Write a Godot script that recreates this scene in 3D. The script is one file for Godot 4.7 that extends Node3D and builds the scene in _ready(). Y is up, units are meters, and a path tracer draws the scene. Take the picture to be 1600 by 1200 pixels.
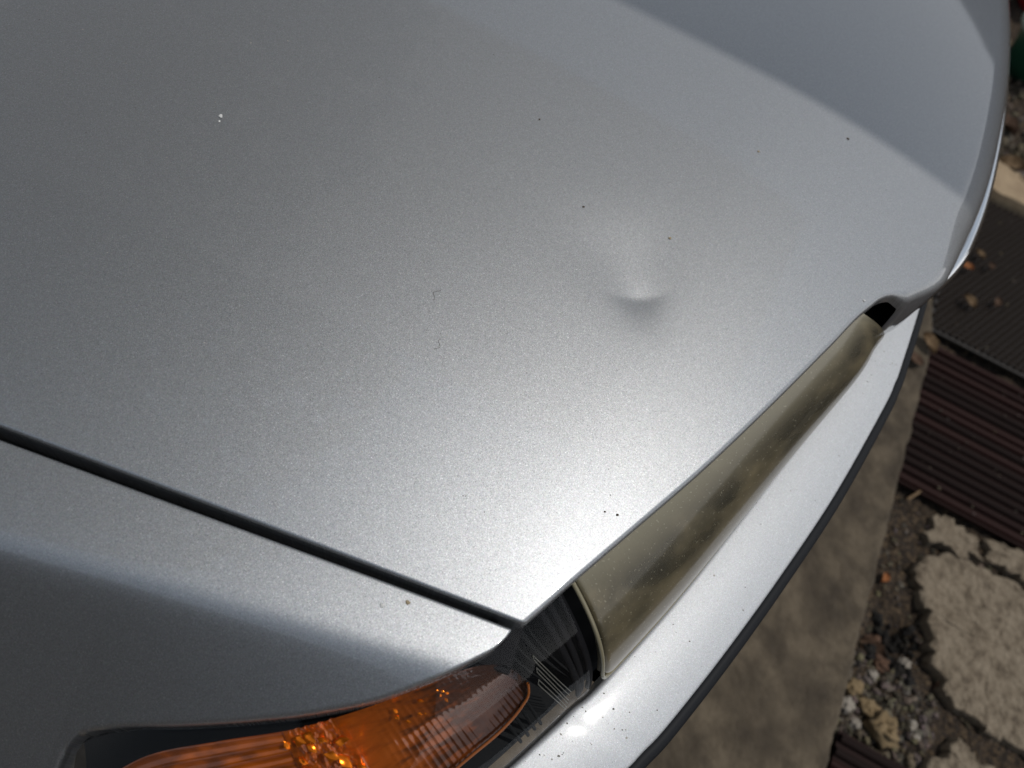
extends Node3D
# x runs towards the front of the car, y up, z towards its right-hand side; the ground under the camera is the origin.

const MID := -0.80          # the car's middle
var rng := RandomNumberGenerator.new()
var mats := {}

# ---------------------------------------------------------------- helpers
func smooth(a: float, b: float, x: float) -> float:
	return smoothstep(a, b, x)

func curve(p: Array, t: float) -> Vector3:            # Catmull-Rom through the points, t from 0 to p.size() - 1
	var n := p.size()
	var i := clampi(int(floor(t)), 0, n - 2)
	var f := t - i
	var b: Vector3 = p[i]
	var c: Vector3 = p[i + 1]
	var a: Vector3 = p[i - 1] if i > 0 else b * 2.0 - c
	var d: Vector3 = p[i + 2] if i + 2 < n else c * 2.0 - b
	return b.cubic_interpolate(c, a, d, f)

func along(p: Array, x: float) -> float:              # y over x through Vector2 points, x rising
	var n := p.size()
	var i := 1
	while i < n - 1 and x > p[i].x:
		i += 1
	var a: Vector2 = p[i - 1]
	var b: Vector2 = p[i]
	var h := b.x - a.x
	var f := clampf((x - a.x) / h, 0, 1)
	var m := (b.y - a.y) / h
	var ma := m
	var mb := m
	if i > 1:
		var q: Vector2 = p[i - 2]
		ma = ((a.y - q.y) / (a.x - q.x) * h + m * (a.x - q.x)) / (h + a.x - q.x)
	if i < n - 1:
		var q: Vector2 = p[i + 1]
		mb = ((q.y - b.y) / (q.x - b.x) * h + m * (q.x - b.x)) / (h + q.x - b.x)
	var f2 := f * f
	var f3 := f2 * f
	return (2 * f3 - 3 * f2 + 1) * a.y + (f3 - 2 * f2 + f) * h * ma + (3 * f2 - 2 * f3) * b.y + (f3 - f2) * h * mb

func steps(a: float, b: float, n: int) -> PackedFloat32Array:
	var r := PackedFloat32Array()
	for i in n + 1:
		r.append(lerpf(a, b, float(i) / n))
	return r

# a grid of points made into a smooth sheet; hint: a direction on its outer side; uv: metres along x and z unless given
func sheet(P: PackedVector3Array, nu: int, nv: int, hint: Vector3, uvs := PackedVector2Array(), closed := false) -> ArrayMesh:
	var N := PackedVector3Array()
	N.resize(P.size())
	var total := 0.0
	for i in nu:
		var i0 := maxi(i - 1, 0)
		var i1 := mini(i + 1, nu - 1)
		for j in nv:
			var j0 := maxi(j - 1, 0)
			var j1 := mini(j + 1, nv - 1)
			if closed:
				if j == 0: j0 = nv - 2
				if j == nv - 1: j1 = 1
			var n := (P[i1 * nv + j] - P[i0 * nv + j]).cross(P[i * nv + j1] - P[i * nv + j0])
			n = n.normalized() if n.length_squared() > 1e-20 else Vector3.ZERO
			N[i * nv + j] = n
			total += n.dot(hint)
	var flip := total < 0.0
	if flip:
		for k in N.size():
			N[k] = -N[k]
	for i in nu:                                      # a pole takes its neighbours' mean
		for j in nv:
			if N[i * nv + j] == Vector3.ZERO:
				var k := 1 if i < nu / 2 else -1
				var m := Vector3.ZERO
				for jj in nv:
					m += N[clampi(i + k, 0, nu - 1) * nv + jj]
				N[i * nv + j] = m.normalized() if m.length_squared() > 1e-8 else (hint.normalized() if hint != Vector3.ZERO else Vector3.UP)
	var uv := uvs
	if uv.is_empty():
		uv.resize(P.size())
		for k in P.size():
			uv[k] = Vector2(P[k].x, P[k].z)
	var I := PackedInt32Array()
	I.resize((nu - 1) * (nv - 1) * 6)
	var w := 0
	for i in nu - 1:
		for j in nv - 1:
			var a := i * nv + j
			var b := a + nv
			var c := a + 1
			var d := b + 1
			var q: Array = [a, c, b, b, c, d] if not flip else [a, b, c, b, d, c]
			for k in 6:
				I[w + k] = q[k]
			w += 6
	var arr := []
	arr.resize(Mesh.ARRAY_MAX)
	arr[Mesh.ARRAY_VERTEX] = P
	arr[Mesh.ARRAY_NORMAL] = N
	arr[Mesh.ARRAY_TEX_UV] = uv
	arr[Mesh.ARRAY_INDEX] = I
	var m := ArrayMesh.new()
	m.add_surface_from_arrays(Mesh.PRIMITIVE_TRIANGLES, arr)
	return m

func grid(f: Callable, us: PackedFloat32Array, vs: PackedFloat32Array, hint: Vector3, uv_scale := Vector2.ZERO) -> ArrayMesh:
	var P := PackedVector3Array()
	var U := PackedVector2Array()
	for u in us:
		for v in vs:
			P.append(f.call(u, v))
			if uv_scale != Vector2.ZERO:
				U.append(Vector2(u, v) * uv_scale)
	return sheet(P, us.size(), vs.size(), hint, U)

# a closed profile (x: outwards, y: up) drawn along a path; outwards is square to the path and to up
func sweep(path: Array, profile: Array, up := Vector3.UP, scale_at = null) -> ArrayMesh:
	var P := PackedVector3Array()
	var n := path.size()
	for i in n:
		var t: Vector3 = (path[mini(i + 1, n - 1)] - path[maxi(i - 1, 0)]).normalized()
		var o := t.cross(up).normalized()
		var u := o.cross(t)
		var k: float = scale_at.call(float(i) / (n - 1)) if scale_at != null else 1.0
		for j in profile.size() + 1:
			var q: Vector2 = profile[j % profile.size()] * k
			P.append(path[i] + o * q.x + u * q.y)
	# the outer side: away from the path
	var m := sheet(P, n, profile.size() + 1, Vector3.ZERO, PackedVector2Array(), true)
	var first: Vector3 = m.surface_get_arrays(0)[Mesh.ARRAY_NORMAL][(n / 2) * (profile.size() + 1)]
	var out: Vector3 = P[(n / 2) * (profile.size() + 1)] - path[n / 2]
	if first.dot(out) < 0:
		m = turned(m)
	return m

func turned(m: ArrayMesh) -> ArrayMesh:
	var a := m.surface_get_arrays(0)
	var I: PackedInt32Array = a[Mesh.ARRAY_INDEX]
	for k in range(0, I.size(), 3):
		var t := I[k + 1]
		I[k + 1] = I[k + 2]
		I[k + 2] = t
	var N: PackedVector3Array = a[Mesh.ARRAY_NORMAL]
	for k in N.size():
		N[k] = -N[k]
	a[Mesh.ARRAY_INDEX] = I
	a[Mesh.ARRAY_NORMAL] = N
	var r := ArrayMesh.new()
	r.add_surface_from_arrays(Mesh.PRIMITIVE_TRIANGLES, a)
	return r

func ring(rx: float, ry: float, n := 10) -> Array:
	var r := []
	for i in n:
		r.append(Vector2(cos(TAU * i / n) * rx, sin(TAU * i / n) * ry))
	return r

func obj(called: String, m: Mesh, mat: Material, parent: Node = self) -> MeshInstance3D:
	var o := MeshInstance3D.new()
	o.name = called
	o.mesh = m
	o.material_override = mat
	parent.add_child(o, true)
	return o

func numbered(called: String) -> String:
	if not has_node(called):
		return called
	var k := 1
	while has_node("%s_%03d" % [called, k]):
		k += 1
	return "%s_%03d" % [called, k]

func tag(o: Node, label: String, category: String, group := "") -> Node:
	o.set_meta("label", label)
	o.set_meta("category", category)
	if group:
		o.set_meta("group", group)
	return o

func thing(called: String, label: String, category: String, at := Vector3.ZERO, group := "") -> Node3D:
	var o := Node3D.new()
	o.name = numbered(called)
	add_child(o)
	o.position = at
	tag(o, label, category, group)
	return o

func part(parent: Node, called: String, m: Mesh, mat: Material) -> MeshInstance3D:
	var o := MeshInstance3D.new()
	o.name = called
	var k := 1
	while parent.has_node(NodePath(o.name)):
		o.name = "%s_%03d" % [called, k]
		k += 1
	o.mesh = m
	o.material_override = mat
	parent.add_child(o)
	return o

func lone(called: String, m: Mesh, mat: Material, label: String, category: String, group := "") -> MeshInstance3D:
	var o := MeshInstance3D.new()
	o.name = numbered(called)
	o.mesh = m
	o.material_override = mat
	add_child(o)
	tag(o, label, category, group)
	return o

func structure(called: String, m: Mesh, mat: Material) -> MeshInstance3D:
	var o := obj(called, m, mat)
	o.set_meta("kind", "structure")
	return o

func lin(r: float, g: float, b: float, a := 1.0) -> Color:
	var c := Color(r, g, b, a).linear_to_srgb()
	c.a = a
	return c

func plain(c: Color, rough := 0.6, metal := 0.0) -> StandardMaterial3D:
	var m := StandardMaterial3D.new()
	m.albedo_color = c
	m.roughness = rough
	m.metallic = metal
	return m

func noise_ramp(freq: float, s: int, stops: Array, size := 512, octaves := 5, kind := FastNoiseLite.TYPE_SIMPLEX_SMOOTH) -> NoiseTexture2D:
	var n := FastNoiseLite.new()
	n.noise_type = kind
	n.seed = s
	n.frequency = freq
	n.fractal_octaves = octaves
	n.fractal_gain = 0.6
	var g := Gradient.new()
	g.offsets = PackedFloat32Array()
	g.colors = PackedColorArray()
	var o := PackedFloat32Array()
	var c := PackedColorArray()
	for k in stops:
		o.append(k[0])
		c.append(k[1])
	g.offsets = o
	g.colors = c
	var t := NoiseTexture2D.new()
	t.width = size
	t.height = size
	t.seamless = true
	t.noise = n
	t.color_ramp = g
	return t

func fnoise(s: int, freq: float, oct := 4) -> FastNoiseLite:
	var n := FastNoiseLite.new()
	n.seed = s
	n.frequency = freq
	n.fractal_octaves = oct
	n.noise_type = FastNoiseLite.TYPE_SIMPLEX_SMOOTH
	return n

# ---------------------------------------------------------------- materials
func flake_maps() -> Array:                          # one flake of aluminium per texel: its tilt and its own brightness
	var side := 1024
	var nb := PackedByteArray()
	nb.resize(side * side * 3)
	var cb := PackedByteArray()
	cb.resize(side * side * 3)
	for k in side * side:
		var a := rng.randf() * TAU
		var r := absf(rng.randfn(0.0, 0.07))
		if rng.randf() < 0.02:
			r += 0.25
		nb[k * 3] = clampi(int(127.5 + 127.5 * r * cos(a)), 0, 255)
		nb[k * 3 + 1] = clampi(int(127.5 + 127.5 * r * sin(a)), 0, 255)
		nb[k * 3 + 2] = int(127.5 + 127.5 * sqrt(maxf(0.1, 1.0 - r * r)))
		var v := rng.randfn(0.0, 10.0)
		if rng.randf() < 0.012:
			v += 45
		for c in 3:
			cb[k * 3 + c] = clampi(int(200 + v + rng.randfn(0.0, 3.0)), 0, 255)
	return [ImageTexture.create_from_image(Image.create_from_data(side, side, false, Image.FORMAT_RGB8, nb)), ImageTexture.create_from_image(Image.create_from_data(side, side, false, Image.FORMAT_RGB8, cb))]

func amber_map() -> ImageTexture:                     # amber, with the reflector's glow and its brown fade over dark ribs painted in
	var a := fnoise(51, 1.0, 4)
	var im := Image.create(512, 128, false, Image.FORMAT_RGB8)
	for yy in 128:
		for xx in 512:
			var s := xx / 512.0 / 0.19
			var v := yy / 127.0
			var n := a.get_noise_2d(s * 2.2 + v * 1.5, v * 9.0 - s * 1.2)
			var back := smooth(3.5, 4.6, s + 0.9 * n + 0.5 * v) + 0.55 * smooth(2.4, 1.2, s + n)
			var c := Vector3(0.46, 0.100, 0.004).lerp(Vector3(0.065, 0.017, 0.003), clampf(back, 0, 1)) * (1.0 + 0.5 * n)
			im.set_pixel(xx, yy, lin(c.x, c.y, c.z))
	return ImageTexture.create_from_image(im)

func haze_reflection_map() -> ImageTexture:                      # along the lens (u) and down it (v): haze, with the dark inner reflection painted as a clearer ragged band
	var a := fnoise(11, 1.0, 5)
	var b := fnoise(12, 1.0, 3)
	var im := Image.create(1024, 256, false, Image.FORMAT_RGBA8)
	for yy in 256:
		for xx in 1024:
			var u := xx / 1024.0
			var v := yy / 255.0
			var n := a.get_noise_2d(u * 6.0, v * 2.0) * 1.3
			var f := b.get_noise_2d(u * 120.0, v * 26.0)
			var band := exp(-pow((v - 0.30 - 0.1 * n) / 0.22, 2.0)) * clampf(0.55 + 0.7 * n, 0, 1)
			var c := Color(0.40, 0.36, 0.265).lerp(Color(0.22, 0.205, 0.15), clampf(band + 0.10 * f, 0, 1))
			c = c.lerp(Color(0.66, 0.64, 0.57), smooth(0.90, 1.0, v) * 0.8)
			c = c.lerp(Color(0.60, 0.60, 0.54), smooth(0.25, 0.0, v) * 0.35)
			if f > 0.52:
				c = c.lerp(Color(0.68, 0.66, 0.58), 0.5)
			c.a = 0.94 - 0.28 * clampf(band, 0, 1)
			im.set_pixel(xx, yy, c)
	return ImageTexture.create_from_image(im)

func make_materials() -> void:
	var fl := flake_maps()
	var p := StandardMaterial3D.new()                # silver metallic paint under a clear coat
	p.albedo_color = Color(0.77, 0.78, 0.79)
	p.albedo_texture = fl[1]
	p.metallic = 0.95
	p.roughness = 0.48
	p.normal_enabled = true
	p.normal_texture = fl[0]
	p.normal_scale = 0.5
	p.uv1_scale = Vector3(2.9, 2.9, 1.0)
	p.clearcoat_enabled = true
	p.clearcoat = 1.0
	p.clearcoat_roughness = 0.04
	mats.paint = p
	var pb := p.duplicate()                          # the plastic bumper: the same silver, paler and with finer flake
	pb.albedo_color = Color(0.93, 0.94, 0.95)
	pb.metallic = 0.25
	pb.roughness = 0.5
	pb.normal_scale = 0.2
	pb.clearcoat = 0.2
	pb.clearcoat_roughness = 0.15
	mats.bumper_paint = pb
	mats.black = plain(lin(0.006, 0.006, 0.007), 0.7)
	mats.black.metallic_specular = 0.2
	mats.gloss_black = plain(lin(0.010, 0.011, 0.012), 0.18)
	mats.rubber = plain(lin(0.008, 0.009, 0.011), 0.6)
	mats.rubber.metallic_specular = 0.3
	mats.housing = plain(lin(0.007, 0.008, 0.009), 0.7)
	mats.housing.metallic_specular = 0.2
	mats.chrome = plain(Color(0.86, 0.87, 0.88), 0.08, 1.0)
	# the old headlamp plastic: yellowed, with a haze that comes and goes and a painted dark reflection
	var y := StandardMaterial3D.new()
	y.albedo_texture = haze_reflection_map()
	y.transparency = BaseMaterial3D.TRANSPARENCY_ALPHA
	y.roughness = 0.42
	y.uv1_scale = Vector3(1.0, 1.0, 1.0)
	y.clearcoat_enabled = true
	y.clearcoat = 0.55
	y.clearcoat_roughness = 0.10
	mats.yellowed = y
	mats.lens_rim = plain(Color(0.47, 0.445, 0.36), 0.25)
	var c := StandardMaterial3D.new()
	c.albedo_color = Color(0.2, 0.2, 0.2, 0.01)
	c.transparency = BaseMaterial3D.TRANSPARENCY_ALPHA
	c.roughness = 0.03
	c.metallic_specular = 0.27
	mats.clear = c
	mats.prism = plain(Color(0.36, 0.36, 0.33), 0.3)
	var facet := plain(lin(0.85, 0.20, 0.008), 0.22, 0.85)
	mats.facet = facet
	var a := plain(Color.WHITE, 0.3, 0.6)
	a.albedo_texture = amber_map()
	a.uv1_scale = Vector3.ONE
	a.clearcoat_enabled = true
	a.clearcoat_roughness = 0.05
	mats.amber = a
	var conc := StandardMaterial3D.new()
	conc.albedo_texture = noise_ramp(0.009, 3, [[0.0, lin(0.03, 0.024, 0.018)], [0.45, lin(0.062, 0.052, 0.040)], [0.62, lin(0.085, 0.072, 0.056)], [1.0, lin(0.13, 0.112, 0.09)]], 1024, 7)
	conc.albedo_color = Color(1.0, 0.96, 0.885)
	conc.roughness = 0.95
	conc.uv1_triplanar = true
	conc.uv1_world_triplanar = true
	conc.uv1_scale = Vector3(1.1, 1.1, 1.1)
	var grain := noise_ramp(0.06, 8, [[0.0, Color.BLACK], [1.0, Color.WHITE]], 512, 5)
	conc.heightmap_enabled = true
	conc.heightmap_texture = grain
	conc.heightmap_scale = 0.4
	mats.concrete = conc
	var old := conc.duplicate()
	old.albedo_texture = noise_ramp(0.013, 21, [[0.0, lin(0.045, 0.035, 0.026)], [0.30, lin(0.120, 0.101, 0.081)], [0.42, lin(0.160, 0.138, 0.113)], [0.6, lin(0.19, 0.167, 0.140)], [1.0, lin(0.23, 0.205, 0.175)]], 1024, 9)
	old.uv1_scale = Vector3(2.2, 2.2, 2.2)
	old.heightmap_scale = 0.7
	mats.old_concrete = old
	var pale := conc.duplicate()
	pale.albedo_texture = noise_ramp(0.008, 22, [[0.0, lin(0.24, 0.19, 0.14)], [1.0, lin(0.46, 0.39, 0.30)]], 512, 6)
	mats.pale_stone = pale
	var dirt := conc.duplicate()
	dirt.albedo_texture = noise_ramp(0.02, 31, [[0.0, lin(0.010, 0.008, 0.006)], [0.42, lin(0.022, 0.015, 0.010)], [0.6, lin(0.055, 0.039, 0.025)], [0.75, lin(0.10, 0.074, 0.048)], [1.0, lin(0.20, 0.16, 0.12)]], 1024, 7)
	dirt.uv1_scale = Vector3(3.3, 3.3, 3.3)
	dirt.heightmap_scale = 0.8
	mats.dirt = dirt
	mats.rib = plain(lin(0.015, 0.0065, 0.0055), 0.65)
	mats.rib.metallic_specular = 0.25
	mats.ribs = [mats.rib, plain(lin(0.021, 0.0085, 0.007), 0.6), plain(lin(0.012, 0.007, 0.006), 0.75)]
	for m in mats.ribs: m.metallic_specular = 0.22
	mats.mesh_mat = plain(lin(0.010, 0.007, 0.005), 0.6)
	mats.mesh_mat.metallic_specular = 0.5
	mats.nub = plain(lin(0.024, 0.016, 0.011), 0.5)
	mats.nub.metallic_specular = 0.35

# ---------------------------------------------------------------- the car's surfaces
func dent(x: float, z: float) -> float:               # deepest along a short curved crease, easy on the far side, steeper on the near one
	var dx := x + 0.0005
	var dz := z + 0.3637
	var u := 0.80 * dx - 0.60 * dz
	var v := 0.60 * dx + 0.80 * dz + 9.0 * u * u
	var wide := exp(-pow(u / 0.0165, 2.0))
	var soft := sqrt(v * v + 0.0022 * 0.0022) - 0.0022
	var d := exp(-soft / 0.019) if v < 0 else exp(-pow(soft / 0.0125, 1.2))
	var broad := exp(-(pow(u / 0.042, 2.0) + pow((v + 0.026) / 0.040, 2.0)))
	return -0.0017 * d * wide - 0.0013 * broad

func hood_top(x: float, z: float) -> float:
	var q := absf(z - MID)
	return 0.790 - 0.06 * x - (0.4 if x > 0 else 0.05) * x * x - 0.030 * pow(q / 0.69, 2.2)

func gap_line(x: float) -> float:                     # the hood's side edge
	return -0.1215 - 0.176 * x

func roll(d: float, r: float) -> float:               # how far a rounded edge of radius r has dropped at distance d from its end
	if d >= r:
		return 0.0
	var k := r - maxf(d, 0.0)
	return r - sqrt(maxf(r * r - k * k, 0.0))

var nose := [Vector2(-1.60, -0.02), Vector2(-1.54, 0.02), Vector2(-1.40, 0.09), Vector2(-1.24, 0.150), Vector2(-1.12, 0.192), Vector2(-1.0376, 0.2091), Vector2(-0.9253, 0.2244), Vector2(-0.8193, 0.2304), Vector2(-0.6983, 0.228), Vector2(-0.6386, 0.2206), Vector2(-0.5787, 0.2082), Vector2(-0.5322, 0.1965), Vector2(-0.5143, 0.1865), Vector2(-0.4990, 0.1715), Vector2(-0.4768, 0.1605), Vector2(-0.4209, 0.1417), Vector2(-0.3395, 0.1145), Vector2(-0.2714, 0.0902), Vector2(-0.2129, 0.0668), Vector2(-0.1683, 0.0487), Vector2(-0.1265, 0.0320), Vector2(-0.10, 0.02)]

func nose_x(z: float) -> float:
	return along(nose, z) + 0.006 * smooth(-0.503, -0.518, z) + 0.011 * smooth(-0.518, -0.575, z) * smooth(-1.3, -1.1, z)

func hood_point(z0: float, back: float, skirt_side: float, skirt_front: float) -> Vector3:
	var edge := -0.1252
	var side := edge - z0                             # distance from the side edge, along the nose
	var fx := nose_x(z0) - roll(side, 0.003)
	var rear := Vector2(-1.05, MID + (z0 - MID) * (0.8642 / 0.6748))
	var p := Vector2(fx, z0).lerp(rear, back / 1.1)
	var y := hood_top(p.x, p.y) + dent(p.x, p.y)
	y -= roll(side, 0.003)
	var r := lerpf(0.004, 0.012, smooth(-0.503, -0.515, z0)) + 0.018 * smooth(-0.54, -0.66, z0)
	y -= roll(back, r)
	y -= skirt_side * 0.022 * (1.0 - skirt_front)
	var lip := smooth(-0.512, -0.519, z0)
	y -= skirt_front * lerpf(0.006, 0.056, lip)
	p.x += 0.003 * lip * sin(PI * skirt_front) * (1.0 - smooth(-0.53, -0.56, z0))
	return Vector3(p.x, y, p.y)

func hood_mesh() -> ArrayMesh:
	var zs := PackedFloat32Array()
	var side := PackedFloat32Array()
	for k in [1.0, 0.5]:
		zs.append(-0.1252)
		side.append(k)
	var z := -0.1252
	while z > -1.62:
		zs.append(z)
		side.append(0.0)
		var d := -0.1252 - z
		if d < 0.0066: z -= 0.0004
		elif z < -0.31 and z > -0.43: z -= 0.0011
		elif z < -0.49 and z > -0.53: z -= 0.0006
		elif z > -0.9: z -= 0.003
		else: z -= 0.02
	var bs := PackedFloat32Array([0, 0, 0, 0])
	var front := PackedFloat32Array([1, 0.66, 0.33, 0.12])
	var b := 0.0
	while b < 1.1:
		bs.append(b)
		front.append(0.0)
		if b < 0.0045: b += 0.0004
		elif b < 0.03: b += 0.0012
		elif b < 0.20: b += 0.0016
		elif b < 0.65: b += 0.004
		else: b += 0.03
	bs.append(1.1)
	front.append(0)
	var P := PackedVector3Array()
	for i in zs.size():
		for j in bs.size():
			P.append(hood_point(zs[i], bs[j], side[i], front[j]))
	return sheet(P, zs.size(), bs.size(), Vector3.UP)

# the right fender, over its distance e from the gap
func fender_top(x: float, e: float) -> float:
	var ec := 0.0335 - 0.083 * x
	var k := 0.46 + clampf((0.03 - x) / 0.2, 0, 1) * 0.40
	var w := 0.0038
	var q := (e - ec) / w
	var sp := w * (q if q > 20 else log(1.0 + exp(q)))
	var near := minf(e, 0.08)
	return hood_top(x, -0.122 - 0.18 * x) - 0.003 - 0.01 * e - 0.9 * near * near - 0.15 * (e - near) - k * sp - 5.0 * pow(maxf(e - 0.17, 0), 2.0)

func fender_point(x: float, e: float) -> Vector3:
	return Vector3(x, fender_top(x, e), -0.1158 - 0.0006 * smooth(-0.2, 0.0, x) - 0.18 * x + e / 0.984)

# where the fender ends above the lamp: x, e
var lamp_top := [Vector2(-0.1636, 0.1319), Vector2(-0.1620, 0.1252), Vector2(-0.1562, 0.1186), Vector2(-0.1454, 0.1131), Vector2(-0.1101, 0.1005), Vector2(-0.0733, 0.0859), Vector2(-0.0442, 0.0723), Vector2(-0.0173, 0.0556), Vector2(-0.0051, 0.0450), Vector2(0.0067, 0.0336), Vector2(0.0158, 0.0231), Vector2(0.0243, 0.0104), Vector2(0.0265, 0.004)]

func fender_mesh() -> ArrayMesh:
	var P := PackedVector3Array()
	var cols := 0
	var rows := 70
	var more := 26                                    # below the level of the lamp's rear corner
	var full := 0.1319
	var x := 0.0262
	while x > -1.05:
		var ahead := x > -0.1636
		var last: float = along(lamp_top, x) if ahead else full
		for j in rows + more + 3:
			var f := clampf(float(j - 2) / rows, 0, 1)
			f = f * f * (3 - 2 * f) * 0.7 + f * 0.3   # dense at both ends
			var e := last * f
			var under := maxi(j - rows - 2, 0)
			if not ahead:
				e += 0.25 * under / more
			var p := fender_point(x, e)
			p.y -= roll(e, 0.002) + roll(0.0268 - x, 0.002)
			if ahead:
				p.y -= roll(last - e, 0.003) + 0.018 * under / more
			else:
				p.y -= roll(-0.1636 - x, 0.003) * smooth(0.125, 0.132, e)
			if j < 2: p.y -= 0.02 * (2 - j) / 2.0
			P.append(p)
		cols += 1
		if x > 0.022: x -= 0.0005
		elif x > -0.15: x -= 0.0025
		elif x > -0.172: x -= 0.0004
		elif x > -0.4: x -= 0.005
		else: x -= 0.05
	return sheet(P, cols, rows + more + 3, Vector3.UP)

# headlamp: the upper and the lower edge of its clear cover in matching pairs, from the side of the car to the nose
var top_edge := []
var low_edge := [Vector3(-0.13, 0.628, 0.150), Vector3(-0.075, 0.638, 0.108), Vector3(-0.02, 0.648, 0.055), Vector3(0.030, 0.656, 0.004), Vector3(0.062, 0.662, -0.055), Vector3(0.083, 0.665, -0.103), Vector3(0.0905, 0.665, -0.122), Vector3(0.100, 0.665, -0.143), Vector3(0.1256, 0.665, -0.2214), Vector3(0.1486, 0.665, -0.306), Vector3(0.1719, 0.665, -0.3949), Vector3(0.1996, 0.665, -0.4942), Vector3(0.2045, 0.665, -0.531), Vector3(0.2060, 0.665, -0.5440)]

func lamp_edges() -> void:
	for x in [-0.1615, -0.133, -0.09, -0.0442, -0.0051, 0.0240]:
		var e := along(lamp_top, x) + 0.001
		var p := fender_point(x, e)
		top_edge.append(Vector3(p.x, p.y - 0.006, p.z))
	for q in [Vector2(0.0305, -0.128), Vector2(0.0455, -0.1676), Vector2(0.0664, -0.2116), Vector2(0.0883, -0.2687), Vector2(0.1122, -0.3357), Vector2(0.1391, -0.4162), Vector2(0.151, -0.456), Vector2(0.159, -0.475)]:
		top_edge.append(Vector3(q.x - 0.003, hood_top(q.x, q.y) - 0.008, q.y))

func cover(s: float, t: float, deep := 0.0, bulge := 0.012) -> Vector3:
	var a := curve(top_edge, s)
	var b := curve(low_edge, s)
	var out := (b - a).cross(curve(low_edge, minf(s + 0.2, 13)) - curve(low_edge, maxf(s - 0.2, 0))).normalized()
	if out.y < 0:
		out = -out
	return a.lerp(b, t) + out * (bulge * 4.0 * t * (1.0 - t) - deep)

func nearest_bumper(s: float) -> Vector3:
	return curve(low_edge, s)

# ---------------------------------------------------------------- building
func _ready() -> void:
	rng.seed = 7
	# camera: a phone held above the right front corner, looking down and across
	var cam := Camera3D.new()
	cam.name = "camera"
	var lens := CameraAttributesPhysical.new()
	lens.frustum_focal_length = 24.0
	lens.frustum_focus_distance = 0.52
	lens.frustum_near = 0.03
	lens.frustum_far = 200.0
	lens.exposure_aperture = 5.0
	cam.attributes = lens
	cam.fov = 53.13
	cam.near = 0.03
	cam.far = 200.0
	var right := Vector3(0.8733, 0.1757, -0.4545)
	var fwd := Vector3(-0.0927, -0.8562, -0.5087)
	var basis := Basis(right, right.cross(fwd), -fwd).orthonormalized()
	cam.transform = Transform3D(basis, Vector3(0, 1.2, 0))
	add_child(cam)
	cam.current = true

	var env := Environment.new()
	env.background_mode = Environment.BG_SKY
	var sm := ProceduralSkyMaterial.new()
	sm.sky_top_color = Color(0.40, 0.46, 0.535)
	sm.sky_horizon_color = Color(0.96, 0.955, 0.95)
	sm.sky_curve = 0.30
	sm.sky_energy_multiplier = 1.6
	sm.ground_bottom_color = Color(0.22, 0.19, 0.16)
	sm.ground_horizon_color = Color(0.5, 0.47, 0.43)
	sm.sun_angle_max = 12.0
	env.sky = Sky.new()
	env.sky.sky_material = sm
	env.tonemap_mode = Environment.TONE_MAPPER_LINEAR
	env.tonemap_exposure = 0.51
	env.sdfgi_enabled = true
	env.ssao_enabled = true
	env.ssil_enabled = true
	var we := WorldEnvironment.new()
	we.environment = env
	add_child(we)

	var to_sun := Vector3(0.29, 0.92, -0.14).normalized()
	var sun := DirectionalLight3D.new()
	sun.name = "sun"
	sun.light_energy = 1.3
	sun.light_color = Color(1.0, 0.98, 0.955)
	sun.light_angular_distance = 0.5
	sun.shadow_enabled = true
	add_child(sun)
	sun.look_at_from_position(to_sun * 10.0, Vector3.ZERO, Vector3.RIGHT)

	make_materials()
	lamp_edges()
	build_ground()
	build_surroundings(to_sun)
	build_car()
	build_specks()

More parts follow.
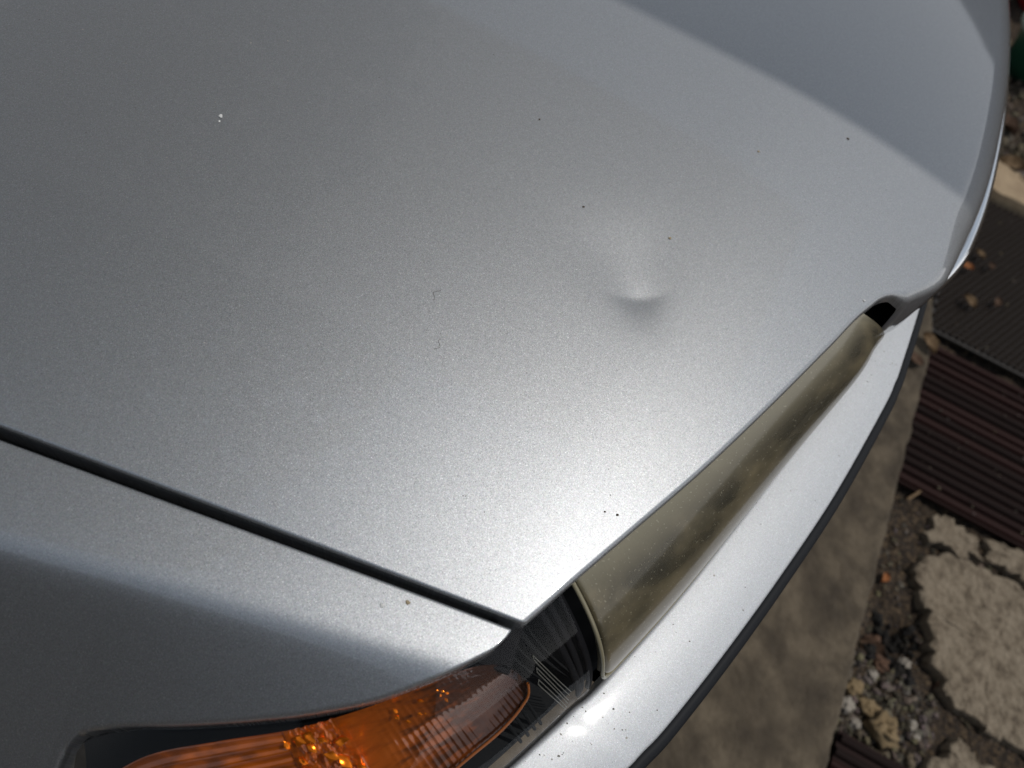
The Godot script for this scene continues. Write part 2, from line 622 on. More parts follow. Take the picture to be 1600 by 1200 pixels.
func build_surroundings(to_sun: Vector3) -> void:
	# added unseen sheet whose edge throws the shade on the far side of the hood
	var y := 2.5
	var k := (y - 0.785) / to_sun.y
	var shift := Vector2(to_sun.x, to_sun.z) * k
	var a := Vector2(-0.1475, -0.640) + shift
	var b := Vector2(0.19, -0.663) + shift
	var d := (b - a).normalized()
	var cloth := plain(lin(0.62, 0.62, 0.62), 0.95)
	cloth.backlight_enabled = true
	cloth.backlight = Color(0.71, 0.71, 0.71)  # lets sun glow through, to lift the shade and blend with mirrored sky
	lone("added_awning", slab_of([b + d * 0.15, a - d * 3.0, a - d * 3.0 + Vector2(0, -1.6), b + d * 0.15 + Vector2(0, -1.6)], y, 0.0), cloth, "added pale cloth out of view that shades the far side of the hood", "added_awning")
	# added unseen crown and trunk that darken the hood's reflections
	var added_tree := thing("added_tree", "added leafy crown and trunk out of view, darkening reflections in the hood", "added_tree", Vector3(-3.6, 0, -1.4))
	var trunk := []
	for i in 12: trunk.append(Vector3(0.9 * pow(i / 11.0, 2.0), 3.4 * i / 11.0, 0.15 * sin(i * 0.5)))
	part(added_tree, "trunk", sweep(trunk, ring(0.16, 0.16, 12), Vector3.RIGHT, func(f): return 1.0 - 0.6 * f), plain(lin(0.10, 0.075, 0.055), 0.9))
	var leaf := grid(func(u, v): return Vector3(u, 0.02 * cos(v * 3.0), v * sqrt(maxf(0.0, 0.25 - u * u)) * 0.9), steps(-0.5, 0.5, 4), steps(-1, 1, 2), Vector3.UP)
	var mu := MultiMesh.new()
	mu.transform_format = MultiMesh.TRANSFORM_3D
	mu.mesh = leaf
	mu.instance_count = 9000
	var k2 := 0
	while k2 < 9000:
		var q := Vector3(rng.randf_range(-1, 1), rng.randf_range(-1, 1), rng.randf_range(-1, 1))
		if q.length() > 1.0: continue
		var c := q * Vector3(1.75, 1.0, 2.4) + Vector3(1.35, 3.7, 0.1)
		mu.set_instance_transform(k2, Transform3D(Basis.from_euler(Vector3(rng.randf() * 6, rng.randf() * 6, rng.randf() * 6)).scaled(Vector3.ONE * rng.randf_range(0.09, 0.16)), c))
		k2 += 1
	var crown := MultiMeshInstance3D.new()
	crown.name = "crown"
	crown.multimesh = mu
	crown.material_override = plain(lin(0.05, 0.075, 0.028), 0.6)
	crown.set_meta("kind", "stuff")
	added_tree.add_child(crown)
	var wall := BoxMesh.new()  # added unseen wall, an edge for the sky mirrored in the hood
	wall.size = Vector3(14, 2.3, 0.2)
	var w := lone("added_wall", wall, plain(lin(0.22, 0.19, 0.16), 0.9), "added long brown wall out of view, bounding the sky mirrored in the hood", "wall")
	w.position = Vector3(-2, 1.09, -5.5)
	var fence := BoxMesh.new()  # added unseen boards that block the sky and darken the fender
	fence.size = Vector3(8, 2.2, 0.1)
	var f := lone("added_fence", fence, plain(lin(0.10, 0.095, 0.088), 0.9), "added dark fence out of view, keeping sky light off the fender", "fence")
	f.position = Vector3(-2.2, 1.08, 1.9)

func slab_of(poly: Array, y: float, thick: float) -> ArrayMesh:
	var st := SurfaceTool.new()
	st.begin(Mesh.PRIMITIVE_TRIANGLES)
	var tri := Geometry2D.triangulate_polygon(PackedVector2Array(poly))
	for i in range(0, tri.size(), 3):
		for h in ([y, y + thick] if thick > 0 else [y]):
			for q in 3:
				var p: Vector2 = poly[tri[i + (q if h == y else 2 - q)]]
				st.add_vertex(Vector3(p.x, h, p.y))
	for i in (poly.size() if thick > 0 else 0):
		var p: Vector2 = poly[i]
		var q: Vector2 = poly[(i + 1) % poly.size()]
		quad(st, Vector3(p.x, y, p.y), Vector3(p.x, y + thick, p.y), Vector3(q.x, y + thick, q.y), Vector3(q.x, y, q.y))
	st.generate_normals()
	return st.commit()

func quad(st: SurfaceTool, a: Vector3, b: Vector3, c: Vector3, d: Vector3) -> void:
	for p in [a, b, c, a, c, d]:
		st.add_vertex(p)

func build_car() -> void:
	var car := thing("parked_car", "silver metallic car with a small dent in its hood, seen from its right front corner", "car")
	part(car, "hood", hood_mesh(), mats.paint)
	part(car, "fender", fender_mesh(), mats.paint)
	# rubber channel under the gap
	var path := []
	for i in 40:
		var x := lerpf(0.035, -1.0, i / 39.0)
		path.append(Vector3(x, hood_top(x, gap_line(x)) - 0.034, gap_line(x) + 0.003))
	part(car, "gap_seal", sweep(path, [Vector2(-0.02, -0.004), Vector2(0.02, -0.004), Vector2(0.02, 0.004), Vector2(-0.02, 0.004)]), mats.black)

	# ---- headlamp
	var lamp := part(car, "headlight", grid(func(s, t): return cover(s, t, 0.010 + 0.036 * sin(PI * clampf(t, 0, 1)), 0.0), steps(0, 13, 90), steps(-0.02, 1.02, 26), Vector3.UP), mats.housing)
	part(lamp, "clear_lens", grid(func(s, t): return cover(s, t), steps(0, 6.75, 90), steps(0, 1, 30), Vector3.UP), mats.clear)
	var s0 := 7.0
	var lens_at := func(u, t):
		var c := clampf((t - 0.80) / 0.20, 0, 1)
		var start := s0 + 0.42 * (1.0 - sqrt(maxf(0.0, 1.0 - c * c)))
		var s: float = lerpf(start, 13.0, u)
		var edge: float = minf(minf(u * 0.5, (1.0 - t) * 0.10), 0.02)
		return cover(s, t, -0.002 + roll(edge, 0.007), 0.014)
	var us := PackedFloat32Array()
	for i in 13: us.append(0.04 * i / 12.0)
	for i in 100: us.append(0.04 + 0.96 * (i + 1) / 100.0)
	var ts := steps(0, 0.78, 30)
	for i in 24: ts.append(0.78 + 0.22 * (i + 1) / 24.0)
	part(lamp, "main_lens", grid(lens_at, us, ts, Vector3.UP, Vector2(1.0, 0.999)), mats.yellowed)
	# pale rim along the lens
	var rim := []
	for i in 40: rim.append(cover(s0 - 0.03, lerpf(0.0, 0.80, i / 39.0), -0.001, 0.014))
	for i in 24:
		var c := (i + 1) / 24.0
		rim.append(cover(s0 + 0.42 * (1.0 - sqrt(maxf(0.0, 1.0 - c * c))) - 0.02, 0.80 + 0.205 * c, -0.001, 0.014))
	for i in 60:
		rim.append(cover(lerpf(7.43, 11.0, i / 59.0), 0.985, -0.001, 0.014))
	part(lamp, "lens_rim", sweep(rim, ring(0.0015, 0.0015)), mats.lens_rim)
	# black bezel strips between the two lenses
	for k in 3:
		var strip := []
		for i in 40:
			var t := i / 39.0 * 0.97
			strip.append(cover(6.40 + 0.18 * k + 0.10 * t * t, t, 0.004 + 0.002 * (k % 2), 0.013))
		part(lamp, "bezel_strip", sweep(strip, ring(0.0026, 0.0020)), mats.black)
	# moulded prism lines on the clear lens
	for k in 3:
		var pr := []
		for i in 20:
			var f := 1.0 - i / 19.0
			pr.append(cover(5.72 - 0.20 * k + 0.36 * f, 0.20 + 0.07 * k + 0.52 * pow(f, 0.9), -0.0003))
		for i in 20:
			var f := i / 19.0
			pr.append(cover(5.63 - 0.20 * k + 0.36 * f, 0.225 + 0.07 * k + 0.52 * pow(f, 0.9), -0.0003))
		part(lamp, "prism_line", sweep(pr, ring(0.00028, 0.00028, 6)), mats.prism)
	# black inner ribs between the amber reflector and the bezel
	for k in 4:
		var rb := []
		for i in 16:
			rb.append(cover(4.55 + 0.12 * k, lerpf(0.64 - 0.02 * k, 0.95, i / 15.0), 0.012 - 0.006 * i / 15.0))
		part(lamp, "inner_rib", sweep(rb, ring(0.0012, 0.0012, 8)), mats.housing)
	build_indicator(lamp)

	# ---- bumper
	var outer := [Vector3(-0.11, 0.60, 0.215), Vector3(-0.035, 0.62, 0.155), Vector3(0.035, 0.635, 0.075), Vector3(0.092, 0.645, -0.005), Vector3(0.122, 0.648, -0.065), Vector3(0.1425, 0.650, -0.106), Vector3(0.1490, 0.650, -0.122), Vector3(0.1585, 0.650, -0.146), Vector3(0.1790, 0.650, -0.212), Vector3(0.2010, 0.650, -0.293), Vector3(0.2232, 0.650, -0.386), Vector3(0.2425, 0.650, -0.495), Vector3(0.2462, 0.650, -0.527), Vector3(0.2478, 0.650, -0.550), Vector3(0.2500, 0.650, -0.650), Vector3(0.248, 0.650, -0.80), Vector3(0.237, 0.650, -0.98), Vector3(0.19, 0.650, -1.22), Vector3(0.09, 0.650, -1.5)]
	var inner := []
	for p in low_edge: inner.append(p + Vector3(0.0015, -0.006, 0.0005))
	for p in [Vector3(0.214, 0.66, -0.69), Vector3(0.214, 0.66, -0.84), Vector3(0.20, 0.66, -1.02), Vector3(0.15, 0.66, -1.25), Vector3(0.05, 0.66, -1.5)]: inner.append(p)
	var n := float(outer.size() - 1)
	var bump := func(s, t):
		var a := curve(inner, s)
		var b := curve(outer, s)
		if t < 0.0:
			return a + Vector3(0, t * 0.1, 0)
		if t > 1.0:
			return b + Vector3(-0.03 * (t - 1.0), -0.35 * (t - 1.0), 0)
		return a.lerp(b, t) + Vector3(0.1, 1, 0.0) * (0.0025 * 4.0 * t * (1.0 - t) - roll(t * 0.07, 0.004) * 0.8 - roll((1.0 - t) * 0.07, 0.004) * 0.6)
	var bt := PackedFloat32Array([-0.4, -0.2])
	for i in 41: bt.append(i / 40.0)
	for k in [1.03, 1.1, 1.4, 1.8]: bt.append(k)
	var bumper := part(car, "bumper", grid(bump, steps(0, n, 180), bt, Vector3.UP), mats.bumper_paint)
	var mu := MultiMesh.new()
	mu.transform_format = MultiMesh.TRANSFORM_3D
	mu.use_colors = true
	mu.mesh = stone_mesh(91, 0.4, 0.5)
	mu.instance_count = 150
	for k in 150:
		var s := rng.randf_range(3.0, 14.0)
		var t := pow(rng.randf(), 1.5) * 0.9 + 0.04
		var r := lerpf(0.0002, 0.0007, pow(rng.randf(), 3.5))
		mu.set_instance_transform(k, Transform3D(Basis.from_euler(Vector3(0, rng.randf() * TAU, 0)).scaled(Vector3(r * rng.randf_range(1, 1.8), r * 0.6, r)), bump.call(s, t)))
		var g := rng.randf_range(0.12, 0.4)
		mu.set_instance_color(k, Color(g, g * 0.93, g * 0.82))
	var grime := MultiMeshInstance3D.new()
	grime.name = "grime"
	grime.multimesh = mu
	var gm := plain(Color.WHITE, 0.9)
	gm.vertex_color_use_as_albedo = true
	grime.material_override = gm
	grime.set_meta("kind", "stuff")
	bumper.add_child(grime)
	var strip := []
	for i in 161:
		strip.append(curve(outer, n * i / 160.0) + Vector3(0.002, -0.009, 0.001))
	part(bumper, "rubber_strip", sweep(strip, ring(0.0066, 0.0075, 12)), mats.rubber)

	# ---- chrome strip along the nose and what is behind it
	var ch := []
	for i in 90:
		var z := lerpf(-0.535, -1.3, i / 89.0)
		ch.append(Vector3(nose_x(z) - 0.004 + 0.009 * smooth(-0.56, -0.66, z), hood_top(nose_x(z), z) - 0.044, z))
	part(car, "chrome_strip", sweep(ch, ring(0.0085, 0.013, 16), Vector3.UP, func(f): return smooth(-0.02, 0.12, f) * 0.8 + 0.2), mats.chrome)
	var dark := []
	for i in 60:
		var z := lerpf(-0.50, -1.3, i / 59.0)
		dark.append(Vector3(nose_x(z) - 0.035, hood_top(nose_x(z), z) - 0.075, z))
	part(car, "shade_filler", sweep(dark, [Vector2(-0.02, -0.03), Vector2(0.03, -0.03), Vector2(0.03, 0.03), Vector2(-0.02, 0.03)]), mats.black)  # black filler put in for the shade inside the nose opening
	# dark engine bay floor
	var bay := grid(func(u, v): return Vector3(u, 0.60, v), steps(-0.9, 0.18, 2), steps(-1.4, -0.16, 2), Vector3.UP)
	part(car, "engine_bay", bay, mats.black)

func build_indicator(lamp: Node) -> void:
	var upper := [Vector2(0.3, 0.26), Vector2(1.1, 0.14), Vector2(1.85, 0.10), Vector2(2.6, 0.085), Vector2(3.4, 0.06), Vector2(4.0, 0.06), Vector2(4.5, 0.07), Vector2(4.8, 0.13), Vector2(5.0, 0.22), Vector2(5.1, 0.36)]
	var lower := [Vector2(0.3, 0.98), Vector2(2.0, 0.98), Vector2(3.0, 0.85), Vector2(3.5, 0.74), Vector2(4.0, 0.66), Vector2(4.5, 0.60), Vector2(4.8, 0.53), Vector2(5.0, 0.46), Vector2(5.1, 0.38)]
	var nz := fnoise(5, 9.0, 3)
	var at := func(s, t):
		var tt := lerpf(along(upper, s), along(lower, s), t)
		var deep: float = 0.008 + 0.010 * sin(PI * t)
		if s < 2.55:                                  # long flutes
			deep += 0.0016 * absf(sin(t * 13.0 * PI))
		elif s < 3.15:                                # broken crystal facets round the bulb
			deep += (0.0016 * nz.get_noise_2d(s * 1.2, t * 0.8) + 0.0016 * absf(fposmod(t * 5.0 + 1.7 * s, 1.0) - 0.5)) * smooth(2.55, 2.7, s) * smooth(3.15, 3.0, s)
		else:                                         # fine upright ribs
			deep += 0.00022 * absf(sin(s * 44.0)) * smooth(3.2, 4.0, s) + 0.0005 * nz.get_noise_2d(s * 0.10, t * 0.25)
		return cover(s, tt, deep)
	var st := SurfaceTool.new()
	st.begin(Mesh.PRIMITIVE_TRIANGLES)
	for k in 56:
		var s := rng.randf_range(2.55, 3.15)
		var t := rng.randf_range(0.05, 0.95)
		if k > 44:
			s = rng.randf_range(3.6, 4.25)
			t = rng.randf_range(0.05, 0.22)
		var tt := lerpf(along(upper, s), along(lower, s), t)
		var c := cover(s, tt, 0.006)
		var r := rng.randf_range(0.0012, 0.004) * (0.4 if k > 44 else 1.0)
		var b := Basis.from_euler(Vector3(rng.randf_range(-0.7, 0.7), rng.randf_range(-0.5, 0.5), rng.randf_range(-0.7, 0.7)))
		var tip := c + b * Vector3(0, r * 0.7, 0)
		var cr := []
		for q in 4:
			cr.append(c + b * Vector3(r * 1.6 * (1 if q == 0 else (-1 if q == 2 else 0)), 0, r * (1 if q == 1 else (-1 if q == 3 else 0))))
		for q in 4:
			st.add_vertex(tip)
			st.add_vertex(cr[q])
			st.add_vertex(cr[(q + 1) % 4])
	st.generate_normals()
	var fc := part(lamp, "bulb_facets", st.commit(), mats.facet)
	fc.set_meta("kind", "stuff")
	var glow := []
	for i in 40:
		var s := lerpf(5.09, 3.2, i / 39.0)
		glow.append(cover(s, along(lower, s) - 0.012, 0.006))
	part(lamp, "edge_glow", sweep(glow, ring(0.0009, 0.0009, 8)), plain(lin(0.24, 0.070, 0.012), 0.3))  # brighter tube stands in for the glow along the amber's lower edge
	part(lamp, "indicator", grid(at, steps(0.3, 5.1, 420), steps(0, 1, 100), Vector3.UP, Vector2(0.19, 0.98)), mats.amber)

# ---------------------------------------------------------------- ground
func ground_y(x: float, z: float, n: FastNoiseLite) -> float:
	var y := -0.035 + 0.012 * n.get_noise_2d(x * 10, z * 10) + 0.006 * n.get_noise_2d(x * 60 + 9, z * 60)
	y -= 0.045 * exp(-(pow((x - 0.665) / 0.045, 2) + pow((z + 0.645) / 0.045, 2)))
	return y

func build_ground() -> void:
	var n := fnoise(2, 1.0)
	structure("ground", grid(func(u, v): return Vector3(u, -0.15, v), steps(-40, 40, 4), steps(-40, 40, 4), Vector3.UP), mats.dirt)
	structure("dirt_bed", grid(func(u, v): return Vector3(u, ground_y(u, v, n), v), steps(0.5, 2.2, 280), steps(-3.6, 0.2, 500), Vector3.UP), mats.dirt)
	var edge := fnoise(4, 1.0)
	var slab := func(u, v):
		var x := 0.591 - 0.03 * smooth(-1.25, -1.5, v) + 0.004 * edge.get_noise_2d(v * 14, 0) + 0.002 * edge.get_noise_2d(v * 70, 4)
		if u > 0: return Vector3(x - roll(0, 0.0) , -u, v)
		return Vector3(x + u, -roll(-u, 0.006), v)
	structure("concrete_slab", grid(slab, PackedFloat32Array([-6, -2, -0.5, -0.2, -0.05, -0.008, -0.006, -0.0045, -0.003, -0.0015, -0.0005, -0.0001, 0.02, 0.06]), steps(-6, 4, 1600), Vector3.UP), mats.concrete)
	build_mats()
	build_rubble(n)

func build_mats() -> void:
	# ribbed mat: a backing and its ribs
	for m in [[0.588, -1.312, 0.942, 17, "dark brown ribbed mat lying along the slab edge beside the mesh mat"], [0.600, -0.452, 0.10, 16, "brown ribbed mat at the bottom of the picture below the gravel"]]:
		var x0: float = m[0]
		var z0: float = m[1]
		var wide := 0.37
		var t := thing("ribbed_mat", m[4], "mat", Vector3(x0, -0.012, z0))
		var b := BoxMesh.new()
		b.size = Vector3(0.62, 0.006, wide)
		part(t, "backing", b, mats.rib).position = Vector3(0.31, -0.003, wide / 2)
		var prof := ring(0.0075, 0.009, 8)
		var rib_mesh := sweep([Vector3(0, 0, 0), Vector3(0.31, 0, 0), Vector3(0.62, 0, 0)], prof)
		for k in 17:
			var r := part(t, "rib", rib_mesh, mats.ribs[rng.randi() % 3])
			r.position = Vector3(rng.randf_range(-0.004, 0.003), 0.001 + rng.randf_range(-0.0012, 0.0012), 0.0109 + k * 0.02175 + rng.randf_range(-0.001, 0.001))
			r.rotation = Vector3(0, rng.randf_range(-0.004, 0.004), 0)
	# mesh mat: a sheet of small rubber nubs
	var mm := thing("mesh_mat", "dark rubber mesh mat with small nubs beyond the ribbed mat", "mat", Vector3(0.575, -0.010, -1.848))
	var base := BoxMesh.new()
	base.size = Vector3(0.62, 0.005, 0.50)
	part(mm, "backing", base, mats.mesh_mat).position = Vector3(0.31, -0.003, 0.25)
	var nub := TorusMesh.new()
	nub.inner_radius = 0.0028
	nub.outer_radius = 0.0066
	nub.rings = 10
	nub.ring_segments = 6
	var mu := MultiMesh.new()
	mu.transform_format = MultiMesh.TRANSFORM_3D
	mu.mesh = nub
	mu.instance_count = 41 * 33
	var k := 0
	for i in 41:
		for j in 33:
			mu.set_instance_transform(k, Transform3D(Basis.from_scale(Vector3(1, 1.6, 1)), Vector3(0.008 + i * 0.0149 + (0.0074 if j % 2 else 0.0), 0.004, 0.008 + j * 0.01495)))
			k += 1
	var mi := MultiMeshInstance3D.new()
	mi.name = "nubs"
	mi.multimesh = mu
	mi.material_override = mats.nub
	mi.set_meta("kind", "stuff")
	mm.add_child(mi)

func chunk(outline: Array, thick: float, s: int) -> ArrayMesh:      # a broken piece of slab, centred on its outline's middle
	var n := fnoise(s, 1.0)
	var mid := Vector2.ZERO
	for p in outline: mid += p / outline.size()
	var rim := []
	for i in outline.size():
		var a: Vector2 = outline[i]
		var b: Vector2 = outline[(i + 1) % outline.size()]
		for k in 10:
			var p := a.lerp(b, k / 10.0) - mid
			p += Vector2(n.get_noise_2d(p.x * 40, p.y * 40), n.get_noise_2d(p.x * 40 + 50, p.y * 40)) * 0.016
			rim.append(p)
	rim.append(rim[0])
	var rs := [0.0, 0.2, 0.4, 0.55, 0.7, 0.8, 0.88, 0.94, 0.97, 0.99, 1.0, 1.0, 1.0]
	var P := PackedVector3Array()
	for r in rs.size():
		for j in rim.size():
			var p: Vector2 = rim[j] * rs[r]
			var y := thick + 0.006 * n.get_noise_2d(p.x * 14, p.y * 14) + 0.0025 * n.get_noise_2d(p.x * 90, p.y * 90)
			y -= roll((1.0 - rs[r]) * 0.08, 0.005)
			if r == 11: y -= thick * 0.5
			if r == 12: y -= thick
			P.append(Vector3(p.x, y, p.y))
	return sheet(P, rs.size(), rim.size(), Vector3.UP, PackedVector2Array(), true)

func middle(outline: Array) -> Vector2:
	var mid := Vector2.ZERO
	for p in outline: mid += p / outline.size()
	return mid

func stone_mesh(s: int, flat: float, rough := 0.35) -> ArrayMesh:
	var n := fnoise(s, 1.2, 3)
	var P := PackedVector3Array()
	for i in 11:
		for j in 15:
			var a := PI * i / 10.0
			var b := TAU * (j % 14) / 14.0
			var d := Vector3(sin(a) * cos(b), cos(a), sin(a) * sin(b))
			var r := 1.0 + rough * n.get_noise_3dv(d * 1.3)
			P.append(Vector3(d.x * r, d.y * r * flat, d.z * r * 0.8))
	var m := sheet(P, 11, 15, Vector3.UP, PackedVector2Array(), true)
	var nn: PackedVector3Array = m.surface_get_arrays(0)[Mesh.ARRAY_NORMAL]
	return m if nn[5 * 15].dot(P[5 * 15]) > 0 else turned(m)

func leaf_mesh(s: int) -> ArrayMesh:
	var n := fnoise(s, 1.0, 2)
	var f := func(u, v):
		var w: float = 0.38 * pow(sin(PI * clampf(u * 0.96 + 0.02, 0, 1)), 0.75) * (1.0 - 0.35 * u)
		return Vector3(u - 0.5, 0.10 * sin(u * 2.4) + 0.22 * v * v + 0.10 * n.get_noise_2d(u * 3, v * 2), v * w)
	return grid(f, steps(0, 1, 12), steps(-1, 1, 6), Vector3.UP)

func build_rubble(n: FastNoiseLite) -> void:
	var pieces := [
		[[Vector2(0.662, -0.790), Vector2(0.700, -0.845), Vector2(0.765, -0.862), Vector2(0.86, -0.868), Vector2(1.02, -0.852), Vector2(1.05, -0.55), Vector2(0.93, -0.572), Vector2(0.815, -0.580), Vector2(0.757, -0.607), Vector2(0.722, -0.660), Vector2(0.702, -0.720)], 0.022, "large pale broken concrete piece between the ribbed mat and the gravel"],
		[[Vector2(0.668, -0.862), Vector2(0.684, -0.925), Vector2(0.765, -0.917), Vector2(0.781, -0.879), Vector2(0.73, -0.862)], 0.020, "small broken concrete piece by the ribbed mat's corner"],
		[[Vector2(0.778, -0.926), Vector2(0.86, -0.936), Vector2(1.02, -0.936), Vector2(1.02, -0.868), Vector2(0.862, -0.880), Vector2(0.792, -0.884)], 0.022, "strip of broken concrete along the ribbed mat's near edge at the right"],
		[[Vector2(0.745, -0.475), Vector2(0.79, -0.535), Vector2(0.85, -0.520), Vector2(1.02, -0.52), Vector2(1.0, -0.36), Vector2(0.80, -0.40)], 0.028, "broken concrete piece in the bottom right corner below the gravel"],
	]
	for i in pieces.size():
		var p: Array = pieces[i]
		var c := middle(p[0])
		var o := lone("concrete_piece", chunk(p[0], p[1], 40 + i), mats.old_concrete, p[2], "concrete", "broken concrete pieces beside the slab")
		o.position = Vector3(c.x, -0.036, c.y)
	var step_stone := [Vector2(0.60, -1.985), Vector2(0.70, -1.965), Vector2(0.95, -1.96), Vector2(0.95, -1.862), Vector2(0.62, -1.868)]
	var sc := middle(step_stone)
	lone("edging_stone", chunk(step_stone, 0.05, 60), mats.pale_stone, "pale tan edging stone beyond the mesh mat", "stone").position = Vector3(sc.x, -0.036, sc.y)
	# stones: x, z, size, kind (0 pale, 1 tan, 2 brown, 3 grey), label
	var tints := [plain(lin(0.27, 0.24, 0.20), 0.95), plain(lin(0.19, 0.135, 0.07), 0.95), plain(lin(0.09, 0.048, 0.028), 0.95), plain(lin(0.12, 0.10, 0.085), 0.9)]
	var shapes := [stone_mesh(70, 0.6, 0.9), stone_mesh(71, 0.7, 1.1), stone_mesh(72, 0.55, 1.0), stone_mesh(73, 0.7, 1.2)]
	var stones := [
		[0.700, -0.628, 0.011, 0, "single pale pebble in the dark hollow beside the big concrete piece"],
		[0.640, -0.630, 0.022, 2, "reddish brown clod on the near side of the dark hollow by the slab edge"],
		[0.650, -0.598, 0.016, 2, "brown clod below the reddish clod by the dark hollow"],
		[0.612, -0.503, 0.014, 0, "white pebble among the gravel next to the slab edge"],
		[0.634, -0.482, 0.010, 0, "small white pebble just above the bottom ribbed mat"],
		[0.672, -0.492, 0.026, 1, "largest tan stone in the gravel above the bottom ribbed mat"],
		[0.645, -0.515, 0.018, 1, "tan stone left of the largest one in the gravel"],
		[0.615, -0.535, 0.015, 1, "tan stone at the slab edge at the top of the gravel"],
		[0.720, -0.525, 0.010, 0, "pale pebble on the right side of the gravel"],
		[0.727, -0.510, 0.009, 0, "second pale pebble on the right side of the gravel, nearer the corner"],
		[0.642, -0.572, 0.009, 0, "grey white pebble at the near rim of the dark hollow"],
		[0.760, -0.615, 0.012, 2, "reddish brown stone against the big concrete piece's left end"],
	]
	for s in stones:
		var r: float = s[2]
		var o := lone("stone", shapes[rng.randi() % 4], tints[s[3]], s[4], "stone", "stones in the dirt beside the slab")
		o.position = Vector3(s[0], ground_y(s[0], s[1], n) + r * 0.45, s[1])
		o.rotation = Vector3(rng.randf_range(-0.4, 0.4), rng.randf() * TAU, rng.randf_range(-0.4, 0.4))
		o.scale = Vector3.ONE * r
	# grit nobody could count
	for bed in [["shade_clods", 90, Rect2(0.625, -0.69, 0.085, 0.10), 0.004, 0.013], ["gravel", 700, Rect2(0.598, -0.60, 0.16, 0.15), 0.0015, 0.009], ["grit", 900, Rect2(0.598, -0.93, 0.40, 0.36), 0.0012, 0.006], ["mat_grit", 160, Rect2(0.592, -1.84, 0.42, 0.89), 0.0008, 0.0032], ["rubble", 900, Rect2(0.56, -2.65, 0.5, 0.66), 0.003, 0.016]]:
		var mu := MultiMesh.new()
		mu.transform_format = MultiMesh.TRANSFORM_3D
		mu.use_colors = true
		mu.mesh = shapes[2]
		mu.instance_count = bed[1]
		var area: Rect2 = bed[2]
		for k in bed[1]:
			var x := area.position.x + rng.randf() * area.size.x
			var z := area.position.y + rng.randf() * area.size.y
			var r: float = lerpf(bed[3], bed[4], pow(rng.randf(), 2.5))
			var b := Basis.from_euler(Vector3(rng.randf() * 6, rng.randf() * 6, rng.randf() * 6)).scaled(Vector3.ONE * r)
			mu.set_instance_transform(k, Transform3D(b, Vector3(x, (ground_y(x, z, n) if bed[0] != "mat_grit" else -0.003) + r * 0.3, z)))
			var v := rng.randf_range(0.03, 0.16) if bed[0] != "shade_clods" else rng.randf_range(0.004, 0.012)  # near-black clods put the hollow's deep shade into their colour
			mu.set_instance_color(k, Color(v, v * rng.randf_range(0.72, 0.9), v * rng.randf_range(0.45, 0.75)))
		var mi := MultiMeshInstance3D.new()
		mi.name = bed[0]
		mi.multimesh = mu
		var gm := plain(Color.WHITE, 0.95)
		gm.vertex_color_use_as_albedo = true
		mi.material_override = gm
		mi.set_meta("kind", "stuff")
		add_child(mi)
	# dead leaves and a twig
	var leaf_tints := [plain(lin(0.24, 0.085, 0.022), 0.8), plain(lin(0.14, 0.088, 0.042), 0.8), plain(lin(0.07, 0.036, 0.018), 0.8)]
	var lm := [leaf_mesh(80), leaf_mesh(81), leaf_mesh(82)]
	var leaves := [
		[0.619, -0.747, 0.024, 0, "small orange dead leaf at the slab edge below the ribbed mat"],
		[0.636, -0.615, 0.055, 2, "curled brown dead leaf beside the dark hollow at the slab edge"],
		[0.575, -1.285, 0.050, 1, "tan dead leaf lying on the slab between the mats and the bumper"],
		[0.555, -1.22, 0.045, 2, "dark brown dead leaf on the slab next to the tan one"],
		[0.640, -1.46, 0.035, 1, "tan dead leaf on the mesh mat near its slab side"],
		[0.617, -1.56, 0.030, 0, "orange dead leaf on the mesh mat near the car"],
		[0.700, -1.50, 0.026, 2, "brown dead leaf in the middle of the mesh mat"],
		[0.640, -1.62, 0.028, 1, "tan dead leaf on the mesh mat towards the edging stone"],
		[0.672, -1.60, 0.024, 2, "dark leaf scrap on the mesh mat behind the tan leaf"],
		[0.690, -2.05, 0.07, 1, "tan dead leaf in the rubble just beyond the edging stone"],
		[0.645, -2.20, 0.08, 2, "brown dead leaf farther back in the rubble beside the car's nose"],
	]
	for l in leaves:
		var o := lone("dead_leaf", lm[rng.randi() % 3], leaf_tints[l[3]], l[4], "leaf", "dead leaves on the ground and mats")
		var y := 0.006
		if l[0] > 0.59 and l[1] > -0.94 or l[1] < -1.9: y = ground_y(l[0], l[1], n) + 0.006
		elif l[0] > 0.59: y = 0.008
		o.position = Vector3(l[0], y, l[1])
		o.rotation = Vector3(rng.randf_range(-0.2, 0.2), rng.randf() * TAU, rng.randf_range(-0.2, 0.2))
		o.scale = Vector3.ONE * float(l[2])
	var tw := lone("twig", sweep([Vector3(0.622, -0.016, -0.918), Vector3(0.634, -0.013, -0.936), Vector3(0.648, -0.012, -0.962)], ring(0.0028, 0.002, 7)), leaf_tints[1], "straw coloured twig at the near corner of the ribbed mat", "twig")
	# a dark green pot and a red one behind the nose
	var pot := thing("plant_pot", "dark green plastic pot with a pale rim beyond the car's nose", "pot", Vector3(0.675, -0.03, -2.52))
	part(pot, "wall", lathe([Vector2(0.0, 0.0), Vector2(0.07, 0.0), Vector2(0.10, 0.13), Vector2(0.094, 0.13), Vector2(0.066, 0.01), Vector2(0.0, 0.01)]), plain(lin(0.012, 0.06, 0.035), 0.35))
	part(pot, "rim", lathe([Vector2(0.094, 0.125), Vector2(0.112, 0.125), Vector2(0.114, 0.15), Vector2(0.094, 0.15)]), plain(lin(0.32, 0.40, 0.37), 0.3))
	var red := thing("bucket", "red plastic bucket behind the green pot at the top right corner", "bucket", Vector3(0.68, -0.03, -2.92))
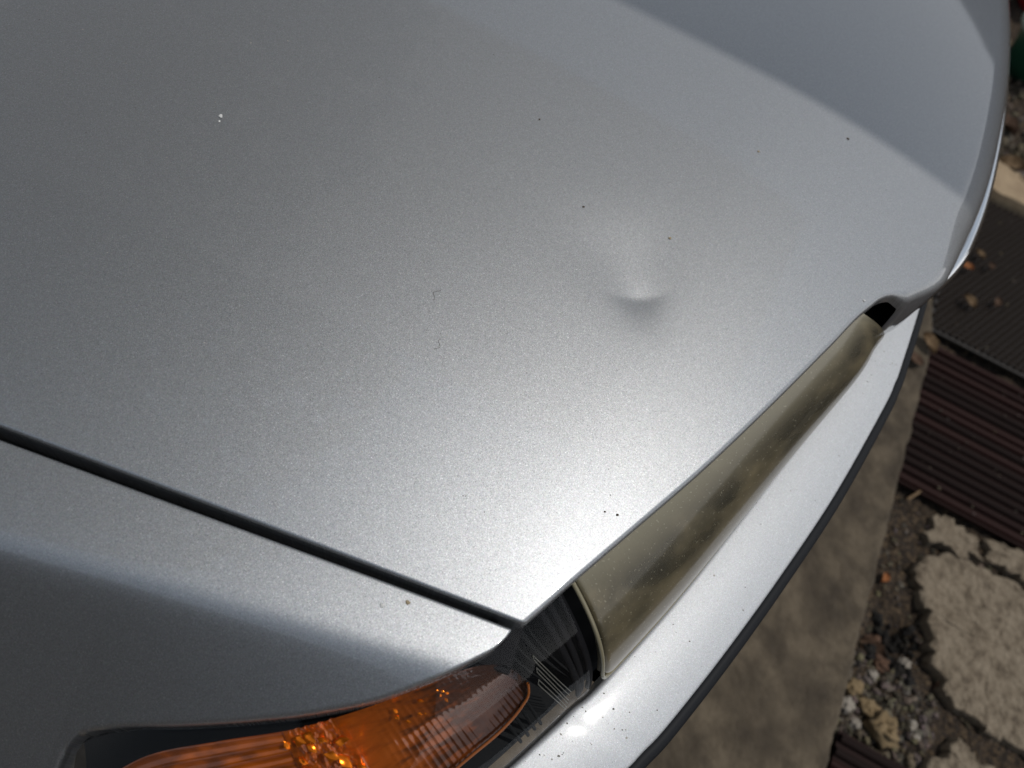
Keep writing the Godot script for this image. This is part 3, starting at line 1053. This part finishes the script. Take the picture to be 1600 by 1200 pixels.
	part(red, "wall", lathe([Vector2(0.0, 0.0), Vector2(0.08, 0.0), Vector2(0.11, 0.18), Vector2(0.105, 0.18), Vector2(0.076, 0.01), Vector2(0.0, 0.01)]), plain(lin(0.40, 0.015, 0.02), 0.4))

func lathe(prof: Array) -> ArrayMesh:
	var P := PackedVector3Array()
	for j in 33:
		var a := TAU * (j % 32) / 32.0
		for p in prof:
			P.append(Vector3(cos(a) * p.x, p.y, sin(a) * p.x))
	var st := SurfaceTool.new()
	var m := sheet(P, 33, prof.size(), Vector3.UP)
	st.create_from(m, 0)
	return m

# ---------------------------------------------------------------- specks and hairs that lie on the paint
func build_specks() -> void:
	var dot := stone_mesh(90, 0.5, 0.5)
	var brown := plain(lin(0.05, 0.03, 0.015), 0.8)
	var tan := plain(lin(0.30, 0.24, 0.15), 0.8)
	var white := plain(lin(0.55, 0.55, 0.53), 0.7)
	var list := [
		["speck", -0.3209, -0.3213, 0.0016, white, "larger white fleck on the hood at the upper left"],
		["speck", -0.3188, -0.3170, 0.0009, white, "smaller white fleck just below the larger one on the hood"],
		["speck", -0.1355, -0.4656, 0.0008, brown, "brown speck on the hood near the top centre"],
		["speck", -0.0693, -0.4104, 0.0009, brown, "dark brown speck on the hood above and left of the dent"],
		["speck", -0.0022, -0.4258, 0.0012, tan, "tan speck on the hood just above the dent"],
		["speck", 0.0921, -0.6337, 0.0012, brown, "brown speck on the hood close to the shadow's edge"],
		["speck", 0.0272, -0.5570, 0.0010, tan, "tan speck on the hood between the dent and the shadow"],
		["speck", 0.1537, -0.4785, 0.0012, white, "white speck on the hood next to the dark slot"],
		["speck", 0.0440, -0.2098, 0.0007, brown, "left brown crumb near the hood's front edge above the yellowed lens"],
		["speck", 0.0519, -0.2124, 0.0009, brown, "right brown crumb near the hood's front edge above the yellowed lens"],
	]
	for s in list:
		var o := lone(s[0], dot, s[4], s[5], "speck", "specks of dirt on the hood")
		o.position = Vector3(s[1], hood_top(s[1], s[2]) + dent(s[1], s[2]) + float(s[3]) * 0.2, s[2])
		o.scale = Vector3.ONE * float(s[3])
		o.rotation.y = rng.randf() * TAU
	var mu := MultiMesh.new()
	mu.transform_format = MultiMesh.TRANSFORM_3D
	mu.use_colors = true
	mu.mesh = dot
	mu.instance_count = 420
	for k in 420:
		var x := rng.randf_range(-0.5, 0.15)
		var z := rng.randf_range(-0.9, -0.16)
		if x > nose_x(z) - 0.02: x -= 0.2
		var r := lerpf(0.00012, 0.00042, pow(rng.randf(), 3.0))
		mu.set_instance_transform(k, Transform3D(Basis.from_euler(Vector3(0, rng.randf() * TAU, 0)).scaled(Vector3(r * rng.randf_range(1, 2), r * 0.5, r)), Vector3(x, hood_top(x, z) + dent(x, z), z)))
		var v := 0.42 if rng.randf() < 0.5 else 0.07
		mu.set_instance_color(k, Color(v, v * 0.92, v * 0.8))
	var dust := MultiMeshInstance3D.new()
	dust.name = "dust"
	dust.multimesh = mu
	var dm := plain(Color.WHITE, 0.9)
	dm.vertex_color_use_as_albedo = true
	dust.material_override = dm
	dust.set_meta("kind", "stuff")
	add_child(dust)
	for f in [[-0.0325, -0.1021, 0.0014, tan, "tan speck on the fender near the hood gap"], [-0.0439, -0.0934, 0.0013, white, "white dot standing in for a sun glint on the fender left of the tan speck"]]:  # the white one stands in for a sun glint
		var e: float = (f[1] + 0.115 + 0.18 * f[0]) * 0.984
		var p := fender_point(f[0], e)
		var o := lone("speck", dot, f[3], f[4], "speck", "specks of dirt on the fender")
		o.position = p + Vector3(0, 0.0002, 0)
		o.scale = Vector3.ONE * float(f[2])
	for h in [[-0.1211, -0.2817, "upper fine hair lying on the hood left of the dent"], [-0.0999, -0.2501, "lower fine hair lying on the hood left of the dent"]]:
		var path := []
		for i in 22:
			var x: float = h[0] + 0.0016 * sin(i * 0.33 + h[0] * 90.0)
			var z: float = h[1] - 0.005 + 0.00045 * i
			path.append(Vector3(x, hood_top(x, z) + 0.00025, z))
		lone("hair", sweep(path, ring(0.00008, 0.00008, 5)), plain(lin(0.10, 0.075, 0.05), 0.7), h[2], "hair", "fine hairs on the hood")
